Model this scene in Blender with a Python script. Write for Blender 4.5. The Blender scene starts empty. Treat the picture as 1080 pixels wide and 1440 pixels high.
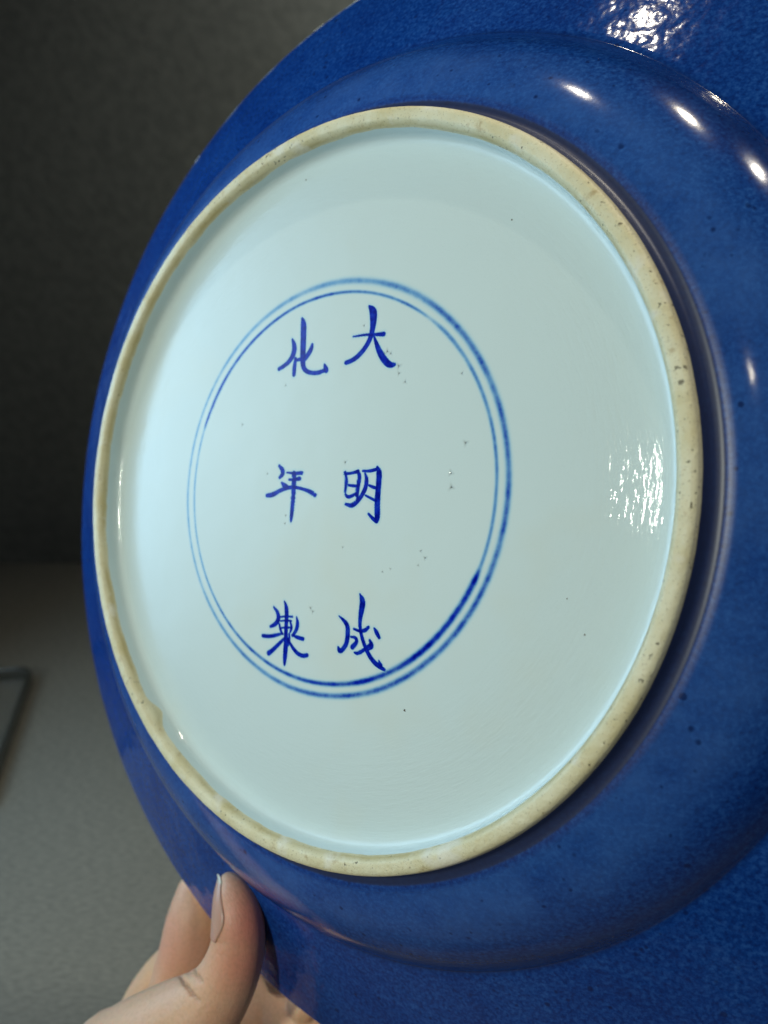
import bpy, bmesh, math, random
import numpy as np
from mathutils import Vector, Matrix, noise
from mathutils.kdtree import KDTree

sc = bpy.context.scene
COL = sc.collection
R = math.radians
random.seed(7)
rng = np.random.default_rng(7)

# ------------------------------------------------------------------ camera
cam_d = bpy.data.cameras.new('camera')
cam = bpy.data.objects.new('camera', cam_d); COL.objects.link(cam)
cam_d.sensor_fit = 'VERTICAL'; cam_d.sensor_height = 36.0; cam_d.lens = 27.0
cam_d.clip_start = 0.01; cam_d.clip_end = 50
cam.location = (0, 0, 0.45); cam.rotation_euler = (R(70), 0, 0)
cam_d.dof.use_dof = True; cam_d.dof.focus_distance = 0.228; cam_d.dof.aperture_fstop = 10.0
sc.camera = cam
MC = Matrix.Translation((0, 0, 0.45)) @ Matrix.Rotation(R(70), 4, 'X')     # placing frame of the hand-held dish
S = 0.12                                                                    # foot ring radius in metres
DU = Vector((0.80591419, 0.0, 0.59203236)); DV = Vector((0.03321302, 0.99842515, -0.04521179)); DN = Vector((-0.5911, 0.0561, 0.804645))
MD = Matrix.Identity(4)
for i, a in enumerate((DU, DV, DN)):
    for j in range(3): MD[j][i] = a[j]
MD.translation = Vector((-0.020208, 0.008448, -0.254088))
MD = MC @ MD                                                                # dish frame -> world

# ------------------------------------------------------------------ light
sc.view_settings.view_transform = 'Standard'; sc.view_settings.look = 'None'
sc.view_settings.exposure = 0.18; sc.view_settings.gamma = 1.0
w = bpy.data.worlds.new('World'); sc.world = w; w.use_nodes = True
w.node_tree.nodes['Background'].inputs[0].default_value = (0.55, 0.62, 0.75, 1)
w.node_tree.nodes['Background'].inputs[1].default_value = 0.035
def lamp(name, off, size, power, col, size_y=None, aim=(0, 0, 0), spread=180, soft=0.0):
    """area lamp at an offset from the dish centre (placing frame axes, metres), turned towards aim"""
    l = bpy.data.lights.new(name, 'AREA'); l.energy = power; l.color = col; l.size = size
    l.shape = 'DISK'; l.spread = R(spread)
    if size_y: l.shape = 'RECTANGLE'; l.size_y = size_y
    o = bpy.data.objects.new(name, l); COL.objects.link(o)
    c = MD.translation; m3 = MC.to_3x3()
    p = c + m3 @ Vector(off); a = c + m3 @ Vector(aim)
    o.location = p; o.rotation_euler = (a - p).to_track_quat('-Z', 'Y').to_euler()
    if soft:                                    # emission fades to the edges, shaped so its reflection has no border
        l.use_nodes = True; t = l.node_tree; em = t.nodes['Emission']
        g = t.nodes.new('ShaderNodeNewGeometry'); v = t.nodes.new('ShaderNodeVectorMath'); v.operation = 'DISTANCE'; v.inputs[1].default_value = (.5, .5, 0)
        t.links.new(g.outputs['Parametric'], v.inputs[0])
        r = t.nodes.new('ShaderNodeMapRange'); r.interpolation_type = 'SMOOTHERSTEP'
        r.inputs['From Min'].default_value = 0; r.inputs['From Max'].default_value = .5; r.inputs['To Min'].default_value = soft; r.inputs['To Max'].default_value = 0
        t.links.new(v.outputs['Value'], r.inputs['Value']); t.links.new(r.outputs[0], em.inputs['Strength'])
    return o
lamp('showcase_lamp', (-0.66, 0.165, 1.02), 0.035, 0.78, (0.95, 0.98, 0.84), 0.20, (0, 0, 0), 60)
lamp('front_lamp', (-0.02, 0.41, 1.00), 0.016, 0.025, (1.0, 0.95, 0.76), None, (-.03, -.06, 0), 75)
lamp('cool_fill', (-0.46, 0.11, -0.13), 0.72, 1.75, (0.46, 0.76, 1.0), 0.80, (-.10, 0, -.06), 180, 4.0)  # unseen cool panel, added and shaped for the bluish glow at left
lamp('ceiling_spot', (-0.169, 1.568, 0.388), 0.048, 0.24, (1.0, 0.90, 0.72), None, (-.28, -.35, .02), 42)
lamp('ceiling_spot', (0.548, 1.513, 0.247), 0.040, 0.4, (1.0, 0.88, 0.66), None, (0, 0, 0), 50)
lamp('ceiling_spot', (0.891, 1.330, 0.335), 0.024, 0.2, (1.0, 0.92, 0.78), None, (0, 0, 0), 50)
lamp('wall_spot', (0.843, 1.30, -0.483), 0.05, 5.0, (1.0, 0.97, 0.88), None, (-0.20, .74, -1.35), 54)

# ------------------------------------------------------------------ helpers
def link(name, me, mat=None, parent=None):
    o = bpy.data.objects.new(name, me); COL.objects.link(o)
    if mat: me.materials.append(mat)
    if parent: o.parent = parent
    return o
def empty(name, M=None):
    o = bpy.data.objects.new(name, None); COL.objects.link(o); o.empty_display_size = .02
    if M is not None: o.matrix_world = M
    return o
def tag(o, label=None, cat=None, kind=None, group=None):
    if label: o['label'] = label
    if cat: o['category'] = cat
    if kind: o['kind'] = kind
    if group: o['group'] = group
def mesh_np(name, V, Q, attrs=None, smooth=True):
    me = bpy.data.meshes.new(name)
    Q = np.asarray(Q, dtype=np.int32); used = np.unique(Q)
    mp = np.full(len(V), -1, np.int32); mp[used] = np.arange(len(used))
    V2 = np.asarray(V)[used]; Q2 = mp[Q]; k = Q2.shape[1]
    me.vertices.add(len(V2)); me.vertices.foreach_set('co', V2.astype(np.float32).ravel())
    me.loops.add(Q2.size); me.loops.foreach_set('vertex_index', Q2.ravel())
    me.polygons.add(len(Q2)); me.polygons.foreach_set('loop_start', np.arange(0, Q2.size, k, dtype=np.int32))
    me.update(calc_edges=True)
    me.polygons.foreach_set('use_smooth', np.full(len(Q2), smooth))
    for n_, a in (attrs or {}).items():
        at = me.attributes.new(n_, 'FLOAT', 'POINT'); at.data.foreach_set('value', np.asarray(a)[used].astype(np.float32))
    me.validate()
    return me
class NT:
    def __init__(s, name):
        s.m = bpy.data.materials.new(name); s.m.use_nodes = True; s.t = s.m.node_tree
        s.b = s.t.nodes['Principled BSDF']
    def n(s, ty, **kw):
        x = s.t.nodes.new(ty)
        for k, v in kw.items(): setattr(x, k, v)
        return x
    def l(s, a, b): s.t.links.new(a, b)
    def set(s, node, **kw):
        for k, v in kw.items(): node.inputs[k.replace('_', ' ')].default_value = v
        return node
    def noise(s, scale, detail=3, rough=.5, vec=None):
        x = s.n('ShaderNodeTexNoise'); x.inputs['Scale'].default_value = scale; x.inputs['Detail'].default_value = detail; x.inputs['Roughness'].default_value = rough
        if vec is not None: s.l(vec, x.inputs['Vector'])
        return x.outputs['Fac']
    def ramp(s, fac, stops):
        x = s.n('ShaderNodeValToRGB'); e = x.color_ramp.elements
        while len(e) < len(stops): e.new(.5)
        for i, (p, c) in enumerate(stops):
            e[i].position = p; e[i].color = (c if len(c) == 4 else (*c, 1)) if not isinstance(c, float) else (c, c, c, 1)
        s.l(fac, x.inputs[0]); return x.outputs[0]
    def math(s, op, a, b=None, c=None, clamp=False):
        x = s.n('ShaderNodeMath', operation=op, use_clamp=clamp)
        for i, v in enumerate((a, b, c)):
            if v is None: continue
            if isinstance(v, (int, float)): x.inputs[i].default_value = v
            else: s.l(v, x.inputs[i])
        return x.outputs[0]
    def mix(s, f, a, b, bt='MIX'):
        x = s.n('ShaderNodeMix', data_type='RGBA', blend_type=bt)
        for sk, v in ((x.inputs[0], f), (x.inputs[6], a), (x.inputs[7], b)):
            if isinstance(v, (int, float)): sk.default_value = v
            elif isinstance(v, tuple): sk.default_value = (*v, 1)
            else: s.l(v, sk)
        return x.outputs[2]
    def bump(s, h, dist, strength=1.0, prev=None):
        x = s.n('ShaderNodeBump'); x.inputs['Distance'].default_value = dist; x.inputs['Strength'].default_value = strength
        s.l(h, x.inputs['Height'])
        if prev is not None: s.l(prev, x.inputs['Normal'])
        return x.outputs[0]
    def attr(s, name): return s.n('ShaderNodeAttribute', attribute_name=name).outputs['Fac']
    def obj(s): return s.n('ShaderNodeTexCoord').outputs['Object']
    def polar(s, kr, ka):
        sx = s.n('ShaderNodeSeparateXYZ'); s.l(s.obj(), sx.inputs[0])
        r2 = s.math('ADD', s.math('MULTIPLY', sx.outputs[0], sx.outputs[0]), s.math('MULTIPLY', sx.outputs[1], sx.outputs[1]))
        r = s.math('SQRT', r2); cx = s.n('ShaderNodeCombineXYZ')
        s.l(s.math('MULTIPLY', r, kr), cx.inputs[0])
        s.l(s.math('MULTIPLY', s.math('DIVIDE', sx.outputs[0], r), ka), cx.inputs[1])
        s.l(s.math('MULTIPLY', s.math('DIVIDE', sx.outputs[1], r), ka), cx.inputs[2])
        return cx.outputs[0], r

# ------------------------------------------------------------------ materials
def mat_white():
    t = NT('white_glaze'); o = t.obj()
    base = t.mix(t.noise(14, 2, .5, o), (.63, .765, .785), (.66, .785, .79))
    fine = t.ramp(t.noise(2600, 2, .6, o), [(.30, (.90, .92, .92)), (.42, (1., 1., 1.))])
    base = t.mix(.5, base, fine, 'MULTIPLY')
    base = t.mix(t.ramp(t.noise(9, 4, .6, o), [(.55, 0.0), (.75, .5)]), base, (.66, .70, .60))
    cob = t.math('ADD', t.attr('cobalt'), t.math('MULTIPLY', t.math('SUBTRACT', t.noise(380, 3, .65, o), .5), t.math('MULTIPLY', t.attr('cobalt'), .75)), clamp=True)
    ink = t.ramp(cob, [(0., (1., 1., 1.)), (.12, (.78, .90, .99)), (.40, (.28, .52, .86)), (.68, (.035, .12, .60)), (.88, (.003, .026, .60)), (1., (.001, .008, .34))])
    col = t.mix(1., base, ink, 'MULTIPLY')
    col = t.mix(t.attr('speck'), col, (.035, .028, .014))
    t.l(col, t.b.inputs['Base Color'])
    t.b.inputs['Roughness'].default_value = .07; t.b.inputs['IOR'].default_value = 1.5
    v, r = t.polar(900, 13)
    ring = t.noise(1.0, 2, .7, v)
    msk = t.ramp(t.math('MULTIPLY', r, 8.3333), [(.62, 0.0), (.80, 1.0)])
    ringm = t.math('MULTIPLY', ring, t.math('ADD', t.math('MULTIPLY', msk, .9), .1))
    b = t.bump(t.noise(38, 2, .5, o), .0010, .3)
    b = t.bump(ringm, .00011, 1.0, b)
    b = t.bump(t.noise(1500, 2, .5, o), .00001, .7, b)
    b = t.bump(t.attr('speck'), -.0002, .6, b)
    t.l(b, t.b.inputs['Normal'])
    return t.m
def mat_blue():
    t = NT('blue_powder_glaze'); o = t.obj()
    mott = t.noise(760, 4, .62, o); big = t.noise(38, 4, .6, o)
    c = t.ramp(mott, [(.27, (.002, .018, .140)), (.50, (.004, .046, .265)), (.73, (.018, .095, .38))])
    c2 = t.ramp(big, [(.28, (.74, .76, .84)), (.5, (1., 1., 1.)), (.72, (1.45, 1.22, 1.10))])
    c = t.mix(1., c, c2, 'MULTIPLY')
    c = t.mix(t.math('MULTIPLY', t.attr('thin'), t.ramp(t.noise(55, 5, .65, o), [(.3, .30), (.7, 1.0)])), c, (.050, .150, .47))  # paler where the glaze thins, boosted to paint in a broad sheen
    vor = t.n('ShaderNodeTexVoronoi'); vor.inputs['Scale'].default_value = 210; t.l(o, vor.inputs['Vector'])
    sp = t.ramp(t.math('ADD', vor.outputs['Distance'], t.math('MULTIPLY', t.noise(160, 2, .5, o), .75)), [(.38, 1.0), (.50, 0.0)])
    c = t.mix(t.math('MULTIPLY', sp, .7), c, (.002, .008, .07))
    c = t.mix(t.math('MULTIPLY', t.attr('crease_shade'), t.ramp(t.noise(30, 3, .6, o), [(.3, .45), (.7, .8)])), c, (.002, .014, .095))  # shade before the crease, painted into the glaze as a darker ring
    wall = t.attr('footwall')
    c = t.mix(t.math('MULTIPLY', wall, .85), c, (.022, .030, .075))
    t.l(c, t.b.inputs['Base Color'])
    t.l(t.math('ADD', t.math('MULTIPLY', t.attr('matte'), .30), .10), t.b.inputs['Roughness']); t.b.inputs['IOR'].default_value = 1.5
    fl = t.attr('flange')
    b = t.bump(t.math('MULTIPLY', t.noise(110, 2, .5, o), t.math('ADD', t.math('MULTIPLY', fl, .94), .06)), .0016, .27)
    b = t.bump(t.math('MULTIPLY', t.noise(330, 2, .5, o), t.math('ADD', t.math('MULTIPLY', fl, .85), .15)), .00008, .9, b)
    b = t.bump(t.noise(1600, 2, .5, o), .000006, .5, b)
    t.l(b, t.b.inputs['Normal'])
    return t.m
def mat_biscuit():
    t = NT('unglazed_biscuit'); o = t.obj()
    c = t.ramp(t.noise(70, 4, .6, o), [(.3, (.68, .61, .36)), (.6, (.79, .76, .55))])
    st = t.math('MULTIPLY', t.attr('stain'), t.ramp(t.noise(22, 3, .6, o), [(.25, .55), (.6, 1.0)]))
    c = t.mix(st, c, (.46, .38, .17))
    c = t.mix(t.ramp(t.noise(1500, 2, .6, o), [(.28, .55), (.40, 0.0)]), c, (.30, .25, .14))
    c = t.mix(t.ramp(t.noise(160, 4, .7, o), [(.60, 0.0), (.70, .55)]), c, (.40, .28, .12))
    c = t.mix(t.ramp(t.noise(60, 3, .6, o), [(.60, 0.0), (.68, .5)]), c, (.84, .84, .78))
    pits = t.ramp(t.math('ADD', t.noise(620, 2, .5, o), t.math('MULTIPLY', t.math('SUBTRACT', t.noise(40, 2, .5, o), .5), .35)), [(.235, 1.0), (.29, 0.0)])
    c = t.mix(t.math('MULTIPLY', pits, .75), c, (.07, .055, .03))
    t.l(c, t.b.inputs['Base Color']); t.b.inputs['Roughness'].default_value = .48
    b = t.bump(t.noise(900, 4, .65, o), .00035, .8); b = t.bump(pits, -.0004, .8, b)
    t.l(b, t.b.inputs['Normal'])
    return t.m
def mat_rim():
    t = NT('worn_rim_glaze'); o = t.obj()
    c = t.mix(t.attr('wear'), (.012, .05, .27), (.42, .52, .62))
    t.l(c, t.b.inputs['Base Color']); t.b.inputs['Roughness'].default_value = .12
    t.l(t.bump(t.noise(500, 3, .6, o), .0002, .6), t.b.inputs['Normal'])
    return t.m
def mat_chip():
    t = NT('bare_porcelain_chip'); o = t.obj()
    t.l(t.mix(t.noise(900, 2, .5, o), (.72, .72, .66), (.88, .88, .84)), t.b.inputs['Base Color']); t.b.inputs['Roughness'].default_value = .6
    return t.m
def mat_pit():
    t = NT('iron_speck'); t.l(t.mix(t.noise(2000, 2, .5, t.obj()), (.03, .022, .01), (.12, .09, .05)), t.b.inputs['Base Color']); t.b.inputs['Roughness'].default_value = .35
    return t.m
def mat_skin():
    t = NT('skin'); o = t.obj()
    c = t.mix(t.ramp(t.noise(48, 3, .55, o), [(.35, 0.0), (.65, 1.0)]), (.76, .48, .30), (.80, .50, .34))
    c = t.mix(t.attr('flush'), c, (.80, .29, .22))
    c = t.mix(t.math('MULTIPLY', t.attr('crease'), .6), c, (.24, .11, .055))
    c = t.mix(t.math('MULTIPLY', t.ramp(t.noise(700, 3, .6, o), [(.35, 1.0), (.55, 0.0)]), .16), c, (.36, .17, .10))
    t.l(c, t.b.inputs['Base Color']); t.b.inputs['Roughness'].default_value = .46
    t.b.inputs['Subsurface Weight'].default_value = .30; t.b.inputs['Subsurface Radius'].default_value = (1.0, .35, .18); t.b.inputs['Subsurface Scale'].default_value = .003
    mp = t.n('ShaderNodeMapping'); mp.inputs['Scale'].default_value = (1, 1, 5.0); t.l(o, mp.inputs[0])
    wv = t.noise(430, 4, .6, mp.outputs[0])
    b = t.bump(t.noise(120, 3, .5, o), .0006, .5); b = t.bump(wv, .00032, .7, b); b = t.bump(t.noise(2200, 2, .5, o), .00006, .6, b)
    t.l(b, t.b.inputs['Normal'])
    return t.m
def mat_nail():
    t = NT('fingernail'); o = t.obj()
    c = t.mix(t.attr('free'), (.62, .36, .28), (.74, .68, .56))
    t.l(c, t.b.inputs['Base Color']); t.b.inputs['Roughness'].default_value = .28
    t.b.inputs['Subsurface Weight'].default_value = .2; t.b.inputs['Subsurface Scale'].default_value = .002
    return t.m
def mat_cloth(name, ca, cb, sc_=1.0):
    t = NT(name); o = t.obj()
    mp = t.n('ShaderNodeMapping'); mp.inputs['Scale'].default_value = (1, 3.2, 1); mp.inputs['Rotation'].default_value = (0, 0, .5); t.l(o, mp.inputs[0])
    n1 = t.noise(150 * sc_, 4, .6, mp.outputs[0]); n2 = t.noise(5, 3, .5, o)
    c = t.mix(t.ramp(n1, [(.38, 0.0), (.62, 1.0)]), ca, cb); c = t.mix(.35, c, t.ramp(n2, [(.3, .75), (.7, 1.1)]), 'MULTIPLY')
    t.l(c, t.b.inputs['Base Color']); t.b.inputs['Roughness'].default_value = .9
    t.l(t.bump(n1, .0006, .6), t.b.inputs['Normal'])
    return t.m
WHITE, BLUE, BISC, RIM = mat_white(), mat_blue(), mat_biscuit(), mat_rim()

# ------------------------------------------------------------------ table, wall
TABLE = mat_cloth('grey_felt', (.165, .16, .137), (.225, .218, .185))
WALL = mat_cloth('dark_wall_cloth', (.15, .165, .15), (.19, .205, .185), .4)
def slab(name, x0, x1, y0, y1, z0, z1, mat, parent=None, bev=.004):
    bm = bmesh.new(); bmesh.ops.create_cube(bm, size=1)
    for v in bm.verts:
        v.co = Vector(((x0 + x1) / 2 + v.co.x * (x1 - x0), (y0 + y1) / 2 + v.co.y * (y1 - y0), (z0 + z1) / 2 + v.co.z * (z1 - z0)))
    if bev: bmesh.ops.bevel(bm, geom=list(bm.edges), offset=bev, segments=3, affect='EDGES', profile=.5)
    me = bpy.data.meshes.new(name); bm.to_mesh(me); bm.free()
    for p in me.polygons: p.use_smooth = bool(bev)
    return link(name, me, mat, parent)
tb = slab('table_top', -1.3, 1.5, -.30, 1.03, -.03, 0, TABLE, None, .012); tb.name = 'table'
tag(tb, 'grey felt covered table top behind and below the held dish', 'table')
wl = slab('wall', -2.5, 2.5, 1.30, 1.36, -1.0, 2.2, WALL, None, 0); tag(wl, kind='structure')
fl = slab('floor', -2.5, 2.5, -1.5, 1.30, -.95, -.92, WALL, None, 0); tag(fl, kind='structure')

TRAY_LOC = (-0.374, 0.717, 0.0005)
TRAY_ROT = 0.232
# clear tray on the table, left edge of the frame
t = NT('clear_acrylic'); t.b.inputs['Base Color'].default_value = (.93, .94, .93, 1); t.b.inputs['Roughness'].default_value = .02; t.b.inputs['IOR'].default_value = 1.46; t.b.inputs['Transmission Weight'].default_value = 1.0; t.b.inputs['Alpha'].default_value = .35
t.l(t.bump(t.noise(60, 2, .5, t.obj()), .0004, .3), t.b.inputs['Normal'])
ACR = t.m
t = NT('smoky_acrylic_edge'); t.l(t.mix(t.noise(40, 2, .5, t.obj()), (.16, .17, .155), (.22, .23, .21)), t.b.inputs['Base Color']); t.b.inputs['Roughness'].default_value = .10; t.b.inputs['IOR'].default_value = 1.46; t.b.inputs['Transmission Weight'].default_value = .75
ACR2 = t.m
def tray():
    e = empty('clear_tray', Matrix.Translation(TRAY_LOC) @ Matrix.Rotation(TRAY_ROT, 4, 'Z'))
    tag(e, 'clear rectangular tray lying on the grey table at the left edge', 'tray')
    L, W_, H, T, rc = .30, .22, .016, .005, .018
    def loop(inset, z):
        pts = []
        r = max(rc - inset, .002); x1, y1 = -inset, -inset; x0, y0 = -L + inset, -W_ + inset
        for cx, cy, a0 in ((x1 - r, y1 - r, 0), (x0 + r, y1 - r, 90), (x0 + r, y0 + r, 180), (x1 - r, y0 + r, 270)):
            for k in range(9):
                a = R(a0 + k * 11.25); pts.append((cx + r * math.cos(a), cy + r * math.sin(a), z))
        return pts
    def strip(name, loops, cap=None):
        V = [p for l_ in loops for p in l_]; n = len(loops[0]); F = []
        for i in range(len(loops) - 1):
            for k in range(n): F.append((i * n + k, i * n + (k + 1) % n, (i + 1) * n + (k + 1) % n, (i + 1) * n + k))
        if cap:
            F.append(tuple(range(n))[::-1]); F.append(tuple(range((len(loops) - 1) * n, len(loops) * n)))
        else:
            i = len(loops) - 1
            for k in range(n): F.append((i * n + k, i * n + (k + 1) % n, (k + 1) % n, k))
        me = bpy.data.meshes.new(name); me.from_pydata(V, [], F); me.update()
        for p in me.polygons: p.use_smooth = len(p.vertices) == 4
        return link(name, me, ACR if cap else ACR2, e)
    strip('rim', [loop(.001, .001), loop(0, .003), loop(0, H - .002), loop(.002, H), loop(T - .002, H), loop(T, H - .002), loop(T, .0055), loop(T - .001, .001)])
    strip('base', [loop(T + .0004, .0012), loop(T + .0004, .0046)], True)
tray()

# ------------------------------------------------------------------ the dish
DISH = empty('porcelain_dish', MD)
tag(DISH, 'large blue glazed dish held up in a hand, its white base marked with six characters', 'dish')
def chaik(P, it=3):
    P = [np.array(p, float) for p in P]
    for _ in range(it):
        Q = [P[0]]
        for a, b in zip(P[:-1], P[1:]): Q += [a * .75 + b * .25, a * .25 + b * .75]
        Q.append(P[-1]); P = Q
    return np.array(P)
def resample(P, n):
    d = np.r_[0, np.cumsum(np.hypot(*np.diff(P, axis=0).T))]; t_ = np.linspace(0, d[-1], n)
    return np.c_[np.interp(t_, d, P[:, 0]), np.interp(t_, d, P[:, 1])]
def fnoise(th, seed, k=4.0, oct_=4):
    return np.array([sum(noise.noise(Vector((math.cos(a) * k * 2 ** o, math.sin(a) * k * 2 ** o, seed))) / 1.6 ** o for o in range(oct_)) for a in th])
NA = 1440
TH = np.arange(NA) * 2 * np.pi / NA
CH= {'da': [[(10.62, 48.73, 0.17), (16.14, 48.64, 0.28), (19.97, 48.11, 0.39), (22.98, 47.85, 0.62)], [(16.77, 57.8, 0.23), (18.5, 55.99, 1.25), (18.73, 53.49, 1.19), (18.56, 50.2, 0.85), (17.8, 47.23, 0.74), (15.69, 44.18, 0.71), (12.57, 41.73, 0.69), (9.99, 40.74, 0.63), (8.02, 40.45, 0.58)], [(19.25, 47.39, 0.28), (20.43, 44.59, 0.67), (22.13, 41.34, 0.95), (24.6, 38.37, 0.95), (26.35, 37.52, 0.77), (27.56, 37.58, 0.44)]], 'hua': [[(-16.46, 51.49, 0.25), (-15.38, 49.25, 0.86), (-15.26, 47.02, 0.92), (-16.48, 44.69, 0.8), (-19.15, 42.78, 0.62), (-22.28, 41.74, 0.56)], [(-14.61, 44.46, 0.49), (-14.97, 41.48, 0.73), (-15.06, 38.96, 0.61)], [(-14.58, 43.91, 0.37), (-12.75, 43.97, 0.49), (-11.07, 44.04, 0.54)], [(-12.23, 58.18, 0.3), (-11.4, 56.13, 1.09), (-11.33, 52.01, 1.06), (-11.25, 47.62, 1.03), (-11.25, 43.24, 0.97), (-10.6, 40.44, 0.73), (-8.14, 38.87, 0.57), (-4.2, 38.33, 0.57), (-1.43, 38.89, 0.56)], [(-1.32, 40.9, 0.24), (-0.77, 39.61, 0.77), (-0.39, 38.88, 0.77)], [(-7.12, 48.44, 0.42), (-7.47, 46.86, 0.78), (-9.16, 44.9, 0.78), (-10.88, 43.2, 0.54)]], 'nian': [[(-20.34, 7.57, 0.37), (-18.53, 6.03, 0.79), (-18.46, 4.66, 0.73), (-19.9, 3.49, 0.43)], [(-16.62, 5.15, 0.18), (-12.91, 4.71, 0.42), (-9.64, 4.77, 0.54)], [(-15.37, 2.66, 0.3), (-12.79, 2.6, 0.42), (-10.63, 2.92, 0.6)], [(-18.82, 1.65, 0.31), (-17.25, 0.36, 0.91), (-15.98, 0.12, 0.49)], [(-25.67, -2.64, 0.56), (-22.99, -2.51, 0.74), (-19.28, -0.91, 0.55), (-14.87, 0.1, 0.55), (-11.19, -0.19, 0.42), (-7.56, -1.0, 0.42), (-5.03, -1.84, 0.65), (-3.22, -2.92, 0.47)], [(-13.27, 4.78, 0.72), (-12.93, 2.33, 0.84), (-13.14, -1.99, 0.75), (-13.4, -6.84, 0.72), (-13.71, -10.62, 0.6), (-13.8, -11.7, 0.24)]], 'ming': [[(9.2, 4.36, 0.4), (9.96, 2.28, 0.49), (9.88, -0.28, 0.43), (9.69, -2.07, 0.34)], [(9.22, 3.95, 0.4), (11.97, 4.02, 0.31), (14.54, 4.55, 0.51)], [(14.54, 4.45, 0.57), (15.39, 2.75, 0.62), (14.75, -0.37, 0.62), (14.55, -2.9, 0.57), (14.68, -4.42, 0.28)], [(10.97, 0.21, 0.29), (12.81, -0.08, 0.4), (14.42, -0.11, 0.34)], [(9.72, -2.73, 0.29), (10.69, -3.77, 0.48), (12.94, -3.13, 0.4), (14.2, -2.39, 0.28)], [(17.44, 3.86, 0.22), (18.36, 1.57, 0.67), (17.67, -1.43, 0.65), (15.57, -4.43, 0.56), (12.77, -6.58, 0.68), (9.94, -5.91, 0.34)], [(16.58, 4.64, 0.28), (19.0, 4.46, 0.39), (21.48, 4.88, 0.45)], [(22.19, 5.71, 0.28), (23.13, 3.93, 0.94), (23.01, 0.96, 0.83), (22.74, -3.01, 0.89), (22.72, -6.98, 0.89), (22.92, -10.19, 0.89), (22.79, -11.53, 0.39)], [(19.32, -0.06, 0.28), (21.1, -0.74, 0.45), (22.35, -0.92, 0.28)], [(17.94, -3.2, 0.22), (20.31, -4.22, 0.33), (22.21, -4.99, 0.33)], [(19.39, -9.06, 0.28), (20.88, -10.35, 0.47), (22.47, -11.33, 0.55)]], 'zhi': [[(-15.37, -38.96, 0.18), (-14.39, -40.71, 0.72), (-14.03, -43.35, 0.75), (-14.15, -46.56, 0.66), (-14.13, -49.75, 0.72), (-13.89, -52.92, 0.84), (-14.08, -56.13, 0.84), (-14.2, -59.33, 0.6), (-14.23, -60.29, 0.24)], [(-20.24, -41.24, 0.24), (-18.28, -42.87, 0.61), (-17.64, -44.98, 0.79), (-19.03, -46.98, 0.67), (-21.53, -48.01, 0.37)], [(-17.3, -44.41, 0.21), (-14.37, -43.91, 0.24), (-11.46, -43.83, 0.24)], [(-16.86, -45.72, 0.18), (-13.93, -45.21, 0.24), (-11.89, -45.3, 0.24)], [(-16.87, -48.13, 0.18), (-14.17, -47.63, 0.24), (-11.77, -47.52, 0.24)], [(-17.32, -46.83, 0.3), (-16.68, -48.92, 0.42), (-15.52, -49.99, 0.24)], [(-12.31, -45.6, 0.24), (-11.49, -47.39, 0.45), (-12.13, -48.93, 0.3)], [(-9.51, -43.84, 0.18), (-8.83, -45.84, 0.65), (-9.42, -48.26, 0.59), (-11.13, -50.11, 0.36)], [(-25.0, -51.48, 0.49), (-21.8, -51.44, 0.52), (-18.08, -50.55, 0.45), (-15.75, -49.8, 0.3)], [(-11.35, -49.92, 0.24), (-8.59, -50.55, 0.5), (-6.3, -50.75, 0.53)], [(-14.7, -51.4, 0.36), (-17.18, -53.52, 0.54), (-20.03, -55.96, 0.61), (-21.86, -57.13, 0.73)], [(-13.17, -51.26, 0.3), (-11.3, -53.72, 0.48), (-8.67, -55.81, 0.56), (-6.15, -56.42, 0.59), (-4.21, -55.9, 0.53)], [(-12.6, -49.72, 0.3), (-12.3, -51.17, 0.36), (-12.76, -53.6, 0.24)]], 'cheng': [[(8.83, -41.95, 0.11), (10.86, -43.15, 0.48), (12.62, -44.75, 0.7), (12.75, -47.74, 0.73), (12.31, -50.69, 0.65), (10.64, -52.71, 0.62), (9.48, -53.09, 0.68), (9.04, -52.03, 0.34)], [(17.09, -34.44, 0.17), (18.38, -36.59, 1.0), (17.93, -39.34, 0.86), (17.43, -42.35, 0.59), (17.56, -45.31, 0.5), (18.78, -48.65, 0.53), (20.48, -51.92, 0.58), (23.08, -54.8, 0.6), (25.58, -56.11, 0.65), (27.54, -56.84, 0.38)], [(25.32, -54.3, 0.14), (26.1, -55.66, 0.54)], [(15.16, -45.53, 0.28), (17.41, -46.07, 0.36), (19.59, -45.62, 0.55), (20.91, -44.52, 0.39)], [(23.14, -44.62, 0.22), (24.11, -45.8, 0.66), (25.15, -47.25, 0.44)], [(14.0, -48.13, 0.2), (16.11, -48.17, 0.45), (16.55, -49.61, 0.56), (14.78, -51.28, 0.67)], [(15.68, -52.92, 0.22), (17.09, -53.12, 0.5), (19.84, -51.4, 0.44), (21.93, -49.57, 0.39)], [(21.58, -48.48, 0.33), (22.58, -50.23, 0.77), (21.07, -50.97, 0.61)]]}
SP= [(35.5, -68.0, 0.27), (90.8, -40.3, 0.18), (-14.1, 107.8, 0.18), (85.9, -31.3, 0.15), (66.6, 74.9, 0.18), (54.0, 11.6, 0.23), (49.3, 3.0, 0.23), (49.6, -1.2, 0.25), (29.3, 36.9, 0.25), (29.4, 34.6, 0.18), (31.9, 31.7, 0.18), (24.7, 42.1, 0.23), (26.1, 41.3, 0.17), (23.6, 41.6, 0.16), (9.3, 7.7, 0.18), (-3.4, -40.3, 0.18), (-2.4, -41.4, 0.18), (-39.6, 23.3, 0.17), (52.1, 32.2, 0.15), (41.2, -22.2, 0.17), (39.6, -20.2, 0.14), (9.4, -19.9, 0.12), (-16.5, -12.4, 0.15), (-16.3, -9.7, 0.14), (15.0, 51.7, 0.14), (-25.9, 5.0, 0.15), (-18.7, 35.6, 0.15), (28.6, -26.0, 0.11), (38.8, -24.5, 0.12), (25.6, -27.0, 0.11)]
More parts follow.
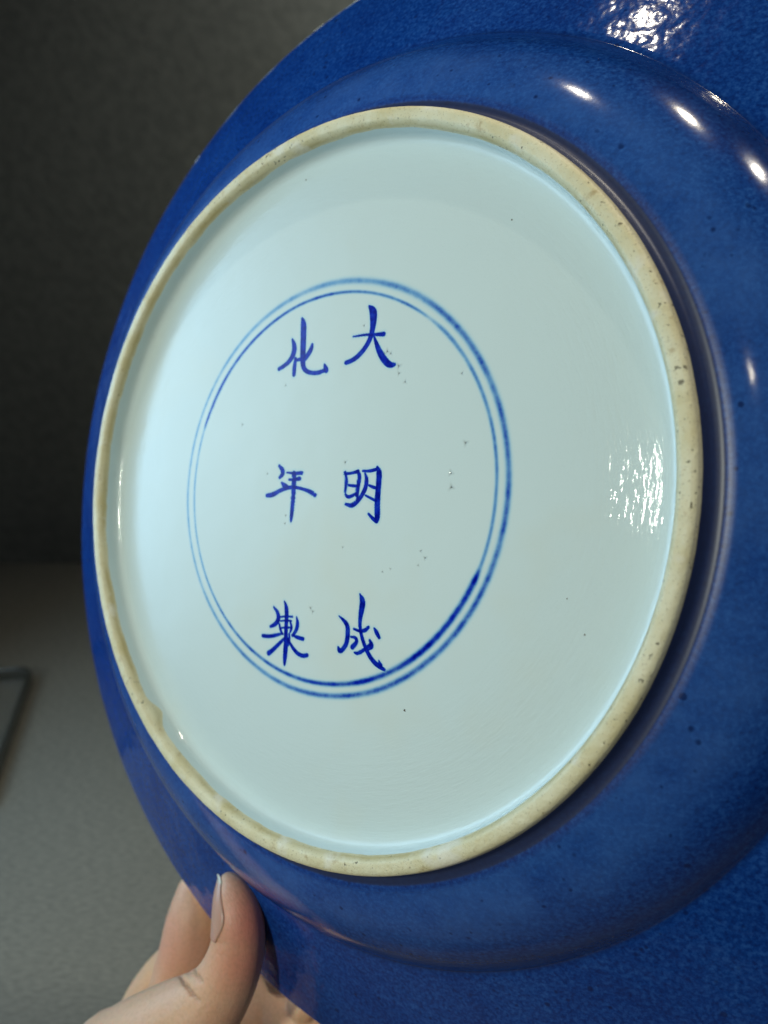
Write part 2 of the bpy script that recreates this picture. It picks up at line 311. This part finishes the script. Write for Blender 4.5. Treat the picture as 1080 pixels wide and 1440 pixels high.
HAND= {'thumb': [(-58.9, -152.3, -21.0, 4.5), (-55.1, -156.1, -20.3, 7.6), (-52.3, -162.7, -20.3, 9.7), (-52.1, -170.9, -20.9, 10.3), (-54.2, -180.2, -21.1, 11.1), (-58.8, -190.5, -20.8, 12.2), (-66.1, -201.5, -18.5, 14.5), (-80.5, -212.8, -13.5, 18.0), (-107.9, -235.8, -9.5, 22.0), (-144.1, -273.5, -9.9, 25.0)], 'index': [(-138.7, -270.3, -52.2, 12.5), (-127.0, -239.3, -51.6, 13.0), (-114.4, -210.4, -49.3, 13.4), (-111.0, -194.0, -48.4, 12.4), (-111.3, -184.5, -50.2, 10.4), (-113.1, -179.6, -51.0, 7.6)], 'middle': [(-174.2, -288.7, -59.5, 12.0), (-156.4, -251.4, -58.0, 11.5), (-135.7, -224.2, -59.3, 11.0), (-112.4, -207.0, -63.0, 10.0), (-94.7, -195.2, -62.9, 8.5), (-87.9, -190.4, -61.5, 7.0)], 'ring': [(-175.0, -311.5, -75.1, 11.5), (-151.9, -268.4, -79.6, 11.2), (-111.8, -233.5, -77.4, 10.5), (-80.3, -211.6, -70.8, 9.0), (-68.8, -203.9, -67.6, 7.5)], 'little': [(-158.3, -320.6, -85.4, 10.5), (-124.4, -278.5, -86.8, 9.5), (-83.2, -241.1, -77.7, 8.5), (-60.4, -220.5, -68.5, 7.0)]}
PALM= [(-137.9, -275.7, -27.0, 28.0), (-145.6, -280.7, -47.8, 20.0), (-144.5, -304.3, -73.4, 20.0), (-124.8, -302.0, -79.2, 20.0), (-87.7, -251.3, -62.5, 18.0), (-99.1, -254.6, -41.9, 24.0), (-171.4, -286.6, -3.0, 27.0), (-250.1, -290.9, 58.4, 27.0), (-391.6, -291.5, 171.2, 33.0), (-59.1, -240.0, -70.5, 15.0), (-81.0, -224.2, -67.2, 14.0)]
RIMCHIPS = [(96.81, 3.2, 1.3), (103.71, 1.6, .8), (127.19, 1.2, .5)]
CREASES = [([[-83.5, -191.7, -18.2], [-82.0, -193.1, -18.1], [-73.6, -189.9, -12.3], [-66.6, -189.2, -8.9], [-61.9, -189.9, -7.7], [-58.0, -190.8, -7.9]], 1.1, 0.62), ([[-69.0, -180.1, -14.5], [-71.5, -183.3, -15.7], [-73.2, -187.7, -17.7], [-63.4, -184.4, -10.8], [-58.9, -184.8, -9.3]], 1.2, 0.6), ([[-78.4, -191.1, -18.3], [-71.0, -187.3, -14.1], [-67.1, -184.9, -12.8]], 0.5, 0.6), ([[-54.0, -168.1, -10.7], [-50.5, -168.0, -10.7], [-47.7, -167.7, -11.6]], 0.12, 0.5), ([[-56.6, -172.8, -11.2], [-51.6, -172.4, -10.5], [-48.0, -172.1, -11.5]], 0.1, 0.5)]
FLUSH = [([-43.5, -161.9, -21.7], 15, 1.0), ([-44.6, -175.6, -19.2], 14, 0.8), ([-116.1, -198.3, -38.7], 20, 0.45), ([-50.8, -196.9, -20.8], 12, 0.4)]
NAILSPAN = (-5.0, 5.0)
NAILDIR = [-0.556, 0.003, 0.832]
# --- fields painted under the glaze: brush density of the cobalt and iron specks
def seg_density(XY, strokes):
    D = np.zeros(len(XY))
    for s in strokes:
        s = np.array(s)
        # round the brush path
        path = s
        for _ in range(2):
            q = [path[0]]
            for a, b in zip(path[:-1], path[1:]): q += [a * .75 + b * .25, a * .25 + b * .75]
            q.append(path[-1]); path = np.array(q)
        best = np.full(len(XY), 1e9); core = np.zeros(len(XY))
        for a, b in zip(path[:-1], path[1:]):
            d = b[:2] - a[:2]; L = d @ d + 1e-9
            tt = np.clip(((XY - a[:2]) @ d) / L, 0, 1)
            dist = np.hypot(*(XY - a[:2] - tt[:, None] * d).T); rad = a[2] * (1 - tt) + b[2] * tt
            e = dist - rad * 1.12 - .10
            m = e < best; best = np.where(m, e, best); core = np.where(m, np.clip(-e / np.maximum(rad, .2), 0, 1), core)
        den = np.clip(.5 - best / .34, 0, 1); den = den * den * (3 - 2 * den)
        halo = .16 * np.exp(-np.clip(best, 0, 9) / .45)
        body = .90 + .08 * (1 - core)            # pools darker at the stroke edge
        D = np.maximum(D + 0, np.maximum(halo, den * body)) + .10 * den * (D > .5)
    return np.clip(D, 0, 1)
def smooth(x): x = np.clip(x, 0, 1); return x * x * (3 - 2 * x)
def angle_table(th, tab):
    a = np.degrees(th) % 360; xs = [p[0] for p in tab]; ys = [p[1] for p in tab]
    return np.interp(a, xs, ys, period=360)
def ring_density(r, th, R0, wd, dens, wob_seed):
    wob = fnoise(TH, wob_seed, 2.0, 2) * .18
    R_ = R0 + np.interp(th, np.r_[TH, 2 * np.pi], np.r_[wob, wob[0]])
    e = np.abs(r - R_) / wd
    g = np.exp(-(e ** 2.2) * 1.3)
    st = np.interp(th, np.r_[TH, 2 * np.pi], np.r_[(lambda q: np.r_[q, q[0]])(1 + .22 * fnoise(TH, wob_seed + 9, 9, 3))][:NA + 1])
    return np.clip(g * dens * st, 0, 1)
# --- base: a polar sheet, fine where it is painted
rr = np.r_[np.linspace(0.4, 15, 30), np.arange(15.3, 70.5, .27)]
rr2 = np.r_[np.arange(71, 88, 1.0)]
RR = np.r_[rr, rr2]
r_, t_ = np.meshgrid(RR, TH, indexing='ij'); r_ = r_.ravel(); t_ = t_.ravel()
XY = np.c_[r_ * np.cos(t_), r_ * np.sin(t_)]
cob = np.zeros(len(XY)); owner = np.full(len(XY), -1)
names = list(CH)
for k, nm in enumerate(names):
    pts = np.array([p for s in CH[nm] for p in s]); lo = pts.min(0)[:2] - 3; hi = pts.max(0)[:2] + 3
    m = ((XY > lo) & (XY < hi)).all(1); d = seg_density(XY[m], CH[nm]); idx = np.where(m)[0]
    up = d > .02; owner[idx[up]] = k; cob[idx] = np.maximum(cob[idx], np.where(up, d, 0))
td = np.degrees(t_) % 360
o_d = angle_table(t_, [(0, .60), (45, .56), (75, .46), (100, .40), (140, .40), (180, .40), (225, .42), (265, .62), (300, .66), (335, .64)])
o_w = 1.2 * angle_table(t_, [(0, .95), (60, 1.05), (90, 1.0), (150, .6), (200, .55), (250, .8), (300, .95)])
i_d = angle_table(t_, [(0, .52), (30, .50), (46, .46), (52, .28), (56, .52), (80, .60), (100, .72), (130, .80), (157, .86), (159.5, .42), (180, .40), (220, .46), (224, .70), (226, .52), (250, .68), (275, .78), (300, .84), (330, .90), (335, .86), (338, .50)])
i_w = 1.35 * angle_table(t_, [(0, .52), (45, .62), (55, .45), (100, .50), (150, .62), (160, .45), (220, .45), (270, .66), (300, .85), (334, .85), (339, .55)])
din = ring_density(r_, t_, 64.45, i_w, i_d, 3.3); dout = ring_density(r_, t_, 68.1, o_w, o_d, 8.1)
m = (din > .02) & (owner < 0); owner[m] = 10
m = (dout > .02) & (owner < 0); owner[m] = 11
cob = np.maximum(cob, np.maximum(din, dout))
speck = np.zeros(len(XY))
for x, y, q in SP:
    if math.hypot(x, y) > 69: continue
    q *= 1.65
    dd = np.hypot(XY[:, 0] - x, XY[:, 1] - y) * (1 + .35 * np.sin(np.arctan2(XY[:, 1] - y, XY[:, 0] - x) * 3 + x))
    speck = np.maximum(speck, .9 * smooth(1.25 - dd / q)); speck = np.maximum(speck, .22 * smooth(1.2 - dd / (q * 2.6)))
nR, nrow = len(RR), NA
V = np.c_[XY, np.where(r_ > 72, -1.5 * ((r_ - 72) / 41.0) ** 2, 0)] * .001
i0 = (np.arange(nR - 1)[:, None] * NA + np.arange(NA)[None, :]); i1 = np.roll(i0, -1, axis=1)
Q = np.stack([i0, i0 + NA, i1 + NA, i1], -1).reshape(-1, 4)
vmax = owner[Q].max(1)
A = {'cobalt': cob, 'speck': speck}
# base wall and lip: further rows follow the turned profile
def wall_rows(P, n, swin=None):
    return resample(P, n)
pA = chaik([(.7333, -.00177), (.80, -.0042), (.88, -.0095), (.925, -.0125), (.945, -.0105), (.954, .004), (.960, .028), (.966, .050)])
notch = np.exp(-((np.degrees(TH) - 228 + 180) % 360 - 180) ** 2 / 6.0)
inn = fnoise(TH, 1.7, 5, 4) * .0022 - notch * .010          # how far the glaze runs up the foot
out = fnoise(TH, 5.2, 6, 4) * .0020
WAL = resample(pA, 60)
def ringmesh(P2, rng_=None):                                 # P2: (rows, NA, 2) in foot radii
    x = P2[..., 0] * np.cos(TH); y = P2[..., 0] * np.sin(TH)
    Vv = np.stack([x, y, P2[..., 1]], -1).reshape(-1, 3) * S
    n = P2.shape[0]; a = (np.arange(n - 1)[:, None] * NA + np.arange(NA)[None, :]); b = np.roll(a, -1, axis=1)
    return Vv, np.stack([a, a + NA, b + NA, b], -1).reshape(-1, 4)
def along(P, tq):
    d = np.r_[0, np.cumsum(np.hypot(*np.diff(P, axis=0).T))]
    return np.stack([np.interp(tq, d, P[:, 0]), np.interp(tq, d, P[:, 1])], -1), d[-1]
pFull = chaik([(.918, -.0120), (.934, -.0115), (.946, -.005), (.9515, .006), (.9535, .022), (.9550, .036), (.9580, .0455), (.9645, .0555), (.9675, .0590), (.9700, .0600), (.976, .0612), (.984, .0615), (.991, .0605), (.9975, .0570), (1.0010, .0520), (1.0040, .0400), (1.009, .020), (1.016, .005), (1.027, .0003), (1.0355, -.0010), (1.0415, .000)], 2)
_, LF = along(pFull, 0.0)
def s_of(r0, z0):
    d = np.r_[0, np.cumsum(np.hypot(*np.diff(pFull, axis=0).T))]
    return d[np.argmin(np.hypot(pFull[:, 0] - r0, pFull[:, 1] - z0))]
sA = s_of(.9550, .034) + inn * 2.6 + fnoise(TH, 77.0, 22, 3) * .0012; sB = s_of(1.0040, .038) + out
pBase = resample(chaik([(.7333, -.0018), (.80, -.0042), (.87, -.0085), (.918, -.0120)], 3), 24)
rowsA = [np.repeat(p[None], NA, 0) for p in pBase[1:-1]]
for q in np.linspace(0, 1, 30): rowsA.append(along(pFull, sA * q)[0])
VA, QA = ringmesh(np.array(rowsA))
# join to the flat sheet
off = len(V); lastrow = (nR - 1) * NA
V = np.r_[V, VA]
a = lastrow + np.arange(NA); b = off + np.arange(NA)
Qj = np.stack([a, b, np.roll(b, -1), np.roll(a, -1)], -1)
Qall = np.r_[Q, Qj, QA + off]; vm = np.r_[vmax, np.full(len(Qj) + len(QA), -1)]
for k_ in A: A[k_] = np.r_[A[k_], np.zeros(len(VA))]
ctr = len(V); V = np.r_[V, [[0, 0, 0]]]
for k_ in A: A[k_] = np.r_[A[k_], 0]
base = link('base', mesh_np('base', V, Qall[vm < 0], A), WHITE, DISH)
# centre fan
cf = np.stack([np.full(NA, ctr), np.arange(NA), np.roll(np.arange(NA), -1)], -1)
cm = mesh_np('base_centre', V, cf, A)
bmj = bmesh.new(); bmj.from_mesh(base.data); bmj.from_mesh(cm); bmesh.ops.remove_doubles(bmj, verts=[v for v in bmj.verts if v.co.length < .0006], dist=1e-7)
bmj.to_mesh(base.data); bmj.free(); bpy.data.meshes.remove(cm)
labs = {'da': 'blue brushed character at the top right of the mark', 'hua': 'blue brushed character at the top left of the mark', 'nian': 'blue brushed character at the middle left of the mark', 'ming': 'blue brushed character at the middle right of the mark', 'zhi': 'blue brushed character at the bottom left of the mark', 'cheng': 'blue brushed character at the bottom right of the mark'}
for k, nm in enumerate(names):
    o = link('painted_character', mesh_np('painted_character', V, Qall[vm == k], A), WHITE, base); o['label'] = labs[nm]
o = link('painted_ring', mesh_np('painted_ring', V, Qall[vm == 10], A), WHITE, base); o['label'] = 'thin inner blue ring with a darker stretch'
o = link('painted_ring', mesh_np('painted_ring', V, Qall[vm == 11], A), WHITE, base); o['label'] = 'paler outer blue ring'
# specks outside the painted field: shallow iron pits
bm = bmesh.new()
for x, y, q in SP:
    if math.hypot(x, y) <= 69: continue
    q *= 1.3
    rad = math.hypot(x, y); z = -1.5 * max(0, (rad - 72) / 41) ** 2
    ring_ = []
    for k in range(10):
        a = k * math.pi / 5; rq = q * (1 + .35 * math.sin(a * 3 + x)); ring_.append(bm.verts.new(((x + rq * math.cos(a)) * .001, (y + rq * math.sin(a)) * .001, (z + .012) * .001)))
    c_ = bm.verts.new((x * .001, y * .001, (z + .06) * .001))
    for k in range(10): bm.faces.new((ring_[k], ring_[(k + 1) % 10], c_))
me = bpy.data.meshes.new('glaze_specks'); bm.to_mesh(me); bm.free()
o = link('glaze_specks', me, mat_pit(), base); o['kind'] = 'stuff'

# foot ring
rowsB = []; stain = []
lump = fnoise(TH, 12.5, 9, 4)
for q in np.linspace(0, 1, 34):
    p, _ = along(pFull, sA + (sB - sA) * q)
    p = p.copy(); p[:, 1] += (lump * .0011 + fnoise(TH, 60 + 4 * q, 34, 2) * .0010) * math.sin(math.pi * q); rowsB.append(p)
    stain.append(np.clip(1 - abs(q - .14) / .17, 0, 1) * np.clip(.75 + fnoise(TH, 71.0, 3, 3), .15, 1) + np.clip((q - .93) / .07, 0, 1) * .5)
VB, QB = ringmesh(np.array(rowsB))
link('foot_ring', mesh_np('foot_ring', VB, QB, {'stain': np.array(stain).ravel()}), BISC, DISH)
# outside of the dish: foot wall, cavetto, crease, flange
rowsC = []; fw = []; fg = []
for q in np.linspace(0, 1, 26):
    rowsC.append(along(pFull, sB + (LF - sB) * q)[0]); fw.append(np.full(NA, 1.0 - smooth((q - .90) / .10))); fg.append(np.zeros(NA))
cav = chaik([(1.0415, .000), (1.052, -.0005), (1.10, -.0135), (1.16, -.040), (1.22, -.080), (1.27, -.131), (1.296, -.168), (1.3045, -.1815)], 3)
crs = chaik([(1.3045, -.1815), (1.3075, -.1855), (1.314, -.1880)], 2)
flg = chaik([(1.314, -.1880), (1.40, -.2215), (1.55, -.2835), (1.66, -.3290), (1.7005, -.3470)], 2)
prof = np.r_[resample(cav, 60), resample(crs, 7)[1:], resample(flg, 60)[1:]]
wav = fnoise(TH, 21.0, 1.6, 2)
for p in prof[1:]:
    P = np.repeat(p[None], NA, 0).copy(); P[:, 1] += wav * .004 * smooth((p[0] - 1.1) / .5); rowsC.append(P); fw.append(np.zeros(NA)); fg.append(np.full(NA, float(smooth((p[0] - 1.30) / .03))))
RC_ = np.array(rowsC)[..., 0]
th_ = .80 * smooth((RC_ - 1.043) / .02) * smooth((1.25 - RC_) / .12) * (.75 + .25 * fnoise(TH, 44.0, 3, 3))
VC, QC = ringmesh(np.array(rowsC))
link('body', mesh_np('body', VC, QC, {'footwall': np.array(fw).ravel(), 'flange': np.array(fg).ravel(), 'thin': np.array(th_).ravel(), 'crease_shade': (smooth((RC_ - 1.215) / .08) * smooth((1.325 - RC_) / .022) * .9).ravel(), 'matte': smooth((1.066 - RC_) / .016).ravel()}), BLUE, DISH)
# rim
rimw = fnoise(TH, 31.0, 14, 3)
rp = resample(chaik([(1.7005, -.3470), (1.708, -.3500), (1.7128, -.3545), (1.7130, -.3620), (1.706, -.3665), (1.695, -.3655)], 3), 18)
rowsR = []; wear = []
deg = np.degrees(TH)
wz = np.exp(-((deg - 106) / 17.0) ** 2)
for i_, p in enumerate(rp):
    P = np.repeat(p[None], NA, 0).copy(); P[:, 1] += wav * .004; P[:, 0] += rimw * .0008 * math.sin(math.pi * i_ / 17)
    rowsR.append(P); wear.append(np.clip((i_ / 17 * 6.0 - .35 + rimw * 1.1) * 1.5, 0, 1) * np.clip(wz * 1.6 + .10, 0, 1))
VR, QR = ringmesh(np.array(rowsR))
link('rim', mesh_np('rim', VR, QR, {'wear': np.array(wear).ravel()}), RIM, DISH)
# inside face (turned away)
inn_p = resample(chaik([(1.695, -.3655), (1.50, -.300), (1.33, -.232), (1.30, -.215), (1.24, -.140), (1.15, -.085), (1.04, -.058), (.90, -.052), (.01, -.05)], 2), 70)
rowsI = []
for p in inn_p:
    P = np.repeat(p[None], NA, 0).copy(); P[:, 1] += wav * .004 * smooth((p[0] - 1.1) / .5); rowsI.append(P)
VI, QI = ringmesh(np.array(rowsI)[:, ::1])
tI = NT('inner_glaze'); tI.l(tI.mix(tI.noise(30, 2, .5, tI.obj()), (.55, .66, .70), (.62, .70, .72)), tI.b.inputs['Base Color']); tI.b.inputs['Roughness'].default_value = .12
link('inside_glaze', mesh_np('inside_glaze', VI, QI), tI.m, DISH)
# nicks in the rim
CHIP = mat_chip()
for a0, ln, wd in RIMCHIPS:
    bm = bmesh.new(); rows = []
    for k in range(13):
        a = R(a0 + (k / 12 - .5) * ln); f_ = math.sin(math.pi * k / 12) ** .6; j = .7 + .3 * noise.noise(Vector((k * .9, a0, 0)))
        row = []
        for (rq, zq) in ((1.7128 - .011 * wd * f_ * j, -.3508 + .0035 * f_), (1.7145, -.3530), (1.7148, -.3600)):
            z_ = zq + wav[int(round(math.degrees(a) * 4)) % NA] * .004
            row.append(bm.verts.new((rq * S * math.cos(a), rq * S * math.sin(a), z_ * S)))
        rows.append(row)
    for r0, r1 in zip(rows[:-1], rows[1:]):
        for q in range(2): bm.faces.new((r0[q], r0[q + 1], r1[q + 1], r1[q]))
    bmesh.ops.solidify(bm, geom=list(bm.faces), thickness=.0006)
    me = bpy.data.meshes.new('rim_chip'); bm.to_mesh(me); bm.free(); link('rim_chip', me, CHIP, DISH)

# ------------------------------------------------------------------ the hand
def hand():
    bm = bmesh.new()
    bmesh.ops.create_icosphere(bm, subdivisions=3, radius=1.0)
    bm.verts.index_update(); SV = np.array([v.co[:] for v in bm.verts]); SF = np.array([[v.index for v in f_.verts] for f_ in bm.faces]); bm.free()
    balls = []
    def ball(p, r): balls.append((p[0], p[1], p[2], r))
    def sweep(ch):
        P = np.array(ch)
        Q = P
        for _ in range(2):
            q = [Q[0]]
            for a, b in zip(Q[:-1], Q[1:]): q += [a * .75 + b * .25, a * .25 + b * .75]
            q.append(Q[-1]); Q = np.array(q)
        for a, b in zip(Q[:-1], Q[1:]):
            n = max(1, int(np.linalg.norm(b[:3] - a[:3]) / (.16 * min(a[3], b[3])) + .5))
            for i in range(n):
                p = a + (b - a) * i / n; ball(p[:3], p[3])
        ball(Q[-1][:3], Q[-1][3])
    for ch in HAND.values(): sweep(ch)
    p = PALM
    for i, j in ((0, 6), (6, 7), (7, 8), (1, 0), (1, 2), (2, 3), (3, 4), (0, 5), (5, 4), (4, 9), (10, 4), (10, 9), (10, 5), (0, 3), (3, 6), (2, 6)): sweep([p[i], p[j]])
    sweep([HAND['thumb'][-1], p[6]]); sweep([HAND['thumb'][-2], p[5]]); sweep([HAND['index'][0], p[1]]); sweep([HAND['middle'][0], p[2]]); sweep([HAND['middle'][0], p[1]])
    sweep([HAND['index'][1], p[4]]); sweep([HAND['index'][1], p[5]]); sweep([p[4], HAND['index'][0]])
    sweep([HAND['ring'][0], p[2]]); sweep([HAND['little'][0], p[3]])
    B_ = np.array(balls) * .001
    me = mesh_np('skin_raw', (B_[:, None, :3] + SV[None] * B_[:, None, 3:]).reshape(-1, 3), (SF[None] + (np.arange(len(B_)) * len(SV))[:, None, None]).reshape(-1, 3))
    o = bpy.data.objects.new('tmp', me); COL.objects.link(o)
    md = o.modifiers.new('r', 'REMESH'); md.mode = 'VOXEL'; md.voxel_size = .0007
    ms = o.modifiers.new('s', 'SMOOTH'); ms.factor = .5; ms.iterations = 15
    dg = bpy.context.evaluated_depsgraph_get(); dg.update()
    m2 = bpy.data.meshes.new_from_object(o.evaluated_get(dg)); bpy.data.objects.remove(o)
    n = len(m2.vertices); co = np.zeros(n * 3, np.float32); m2.vertices.foreach_get('co', co); co = co.reshape(-1, 3).astype(float)
    no = np.zeros(n * 3, np.float32); m2.vertices.foreach_get('normal', no); no = no.reshape(-1, 3)
    cre = np.zeros(n)
    kd = KDTree(n)
    for i, c in enumerate(co): kd.insert(c, i)
    kd.balance()
    for cr, dep, wd in CREASES:
        pts = [np.array(q[:3]) * .001 for q in cr]
        dense = []
        for a, b in zip(pts[:-1], pts[1:]): dense += [a + (b - a) * k / 12 for k in range(12)]
        dense = [co[kd.find(Vector(q))[1]] for q in dense]; N_ = len(dense)
        for i_, q in enumerate(dense):
            fade = math.sin(math.pi * (i_ + 1.5) / (N_ + 2)) ** .5
            for (_, ix, d) in kd.find_range(Vector(q), wd * 3 * .001):
                cre[ix] = max(cre[ix], fade * math.exp(-(d / (wd * .001)) ** 2) * dep)
    co -= no * (cre * .0017)[:, None]
    # flush where blood gathers, paler tips
    T = np.array(HAND['thumb'])[:, :3] * .001
    flush = np.zeros(n)
    for q, rad, amt in FLUSH:
        d = np.linalg.norm(co - np.array(q) * .001, axis=1); flush = np.maximum(flush, amt * np.exp(-(d / (rad * .001)) ** 2))
    me = m2; me.name = 'hand'; me.vertices.foreach_set('co', co.astype(np.float32).ravel()); me.update()
    for nm, a in (('crease', cre), ('flush', flush)):
        at = me.attributes.new(nm, 'FLOAT', 'POINT'); at.data.foreach_set('value', a.astype(np.float32))
    me.polygons.foreach_set('use_smooth', np.ones(len(me.polygons), bool))
    h = empty('hand', MD); tag(h, 'bare left hand gripping the lower left rim of the blue dish, thumb in front', 'hand')
    link('skin', me, mat_skin(), h)
    # thumb nail: a curved plate laid on the thumb, running past the tip
    from mathutils.bvhtree import BVHTree
    bt = BVHTree.FromPolygons([tuple(c) for c in co], [tuple(p.vertices) for p in me.polygons])
    C_ = np.array(HAND['thumb']); nd = np.array(NAILDIR); V = []; fr = []
    ns, na = 26, 21
    axis = C_[0, :3] - C_[2, :3]; axis /= np.linalg.norm(axis)
    nd = nd - axis * (nd @ axis); nd /= np.linalg.norm(nd); sd = np.cross(axis, nd)
    p0, p1 = C_[2, :3] + axis * NAILSPAN[0], C_[0, :3] + axis * NAILSPAN[1]
    for i in range(ns):
        s_ = i / (ns - 1); c = p0 * (1 - s_) + p1 * s_
        half = R(50) * max(.12, (1 - (1 - min(1, s_ / .42)) ** 2.2) ** .5)
        for k in range(na):
            u_ = (k / (na - 1) * 2 - 1); a = u_ * half
            sh = axis * (-3.6 * u_ * u_ * (s_ ** 5) + 1.5 * u_ * u_ * (1 - s_) ** 4)
            dirn = nd * math.cos(a) + sd * math.sin(a); cc = c + sh
            hit = bt.ray_cast(Vector((cc + dirn * 30) * .001), Vector(-dirn))
            rad = np.linalg.norm(np.array(hit[0]) * 1000 - cc) if hit[0] is not None else 2.0
            rad = max(rad if rad < 16 else 2.0, 3.2 - 2.2 * max(0, s_ - .8))
            V.append((cc + dirn * (rad + .38 - .45 * u_ ** 6 - (.35 if i == 0 else 0))) * .001); fr.append(smooth((s_ - .86) / .05))
    Vn = np.array(V); q = [(i * na + k, i * na + k + 1, (i + 1) * na + k + 1, (i + 1) * na + k) for i in range(ns - 1) for k in range(na - 1)]
    nm = link('thumbnail', mesh_np('thumbnail', Vn, q, {'free': np.array(fr)}), mat_nail(), h)
    so = nm.modifiers.new('thick', 'SOLIDIFY'); so.thickness = .0005; so.offset = 0
hand()
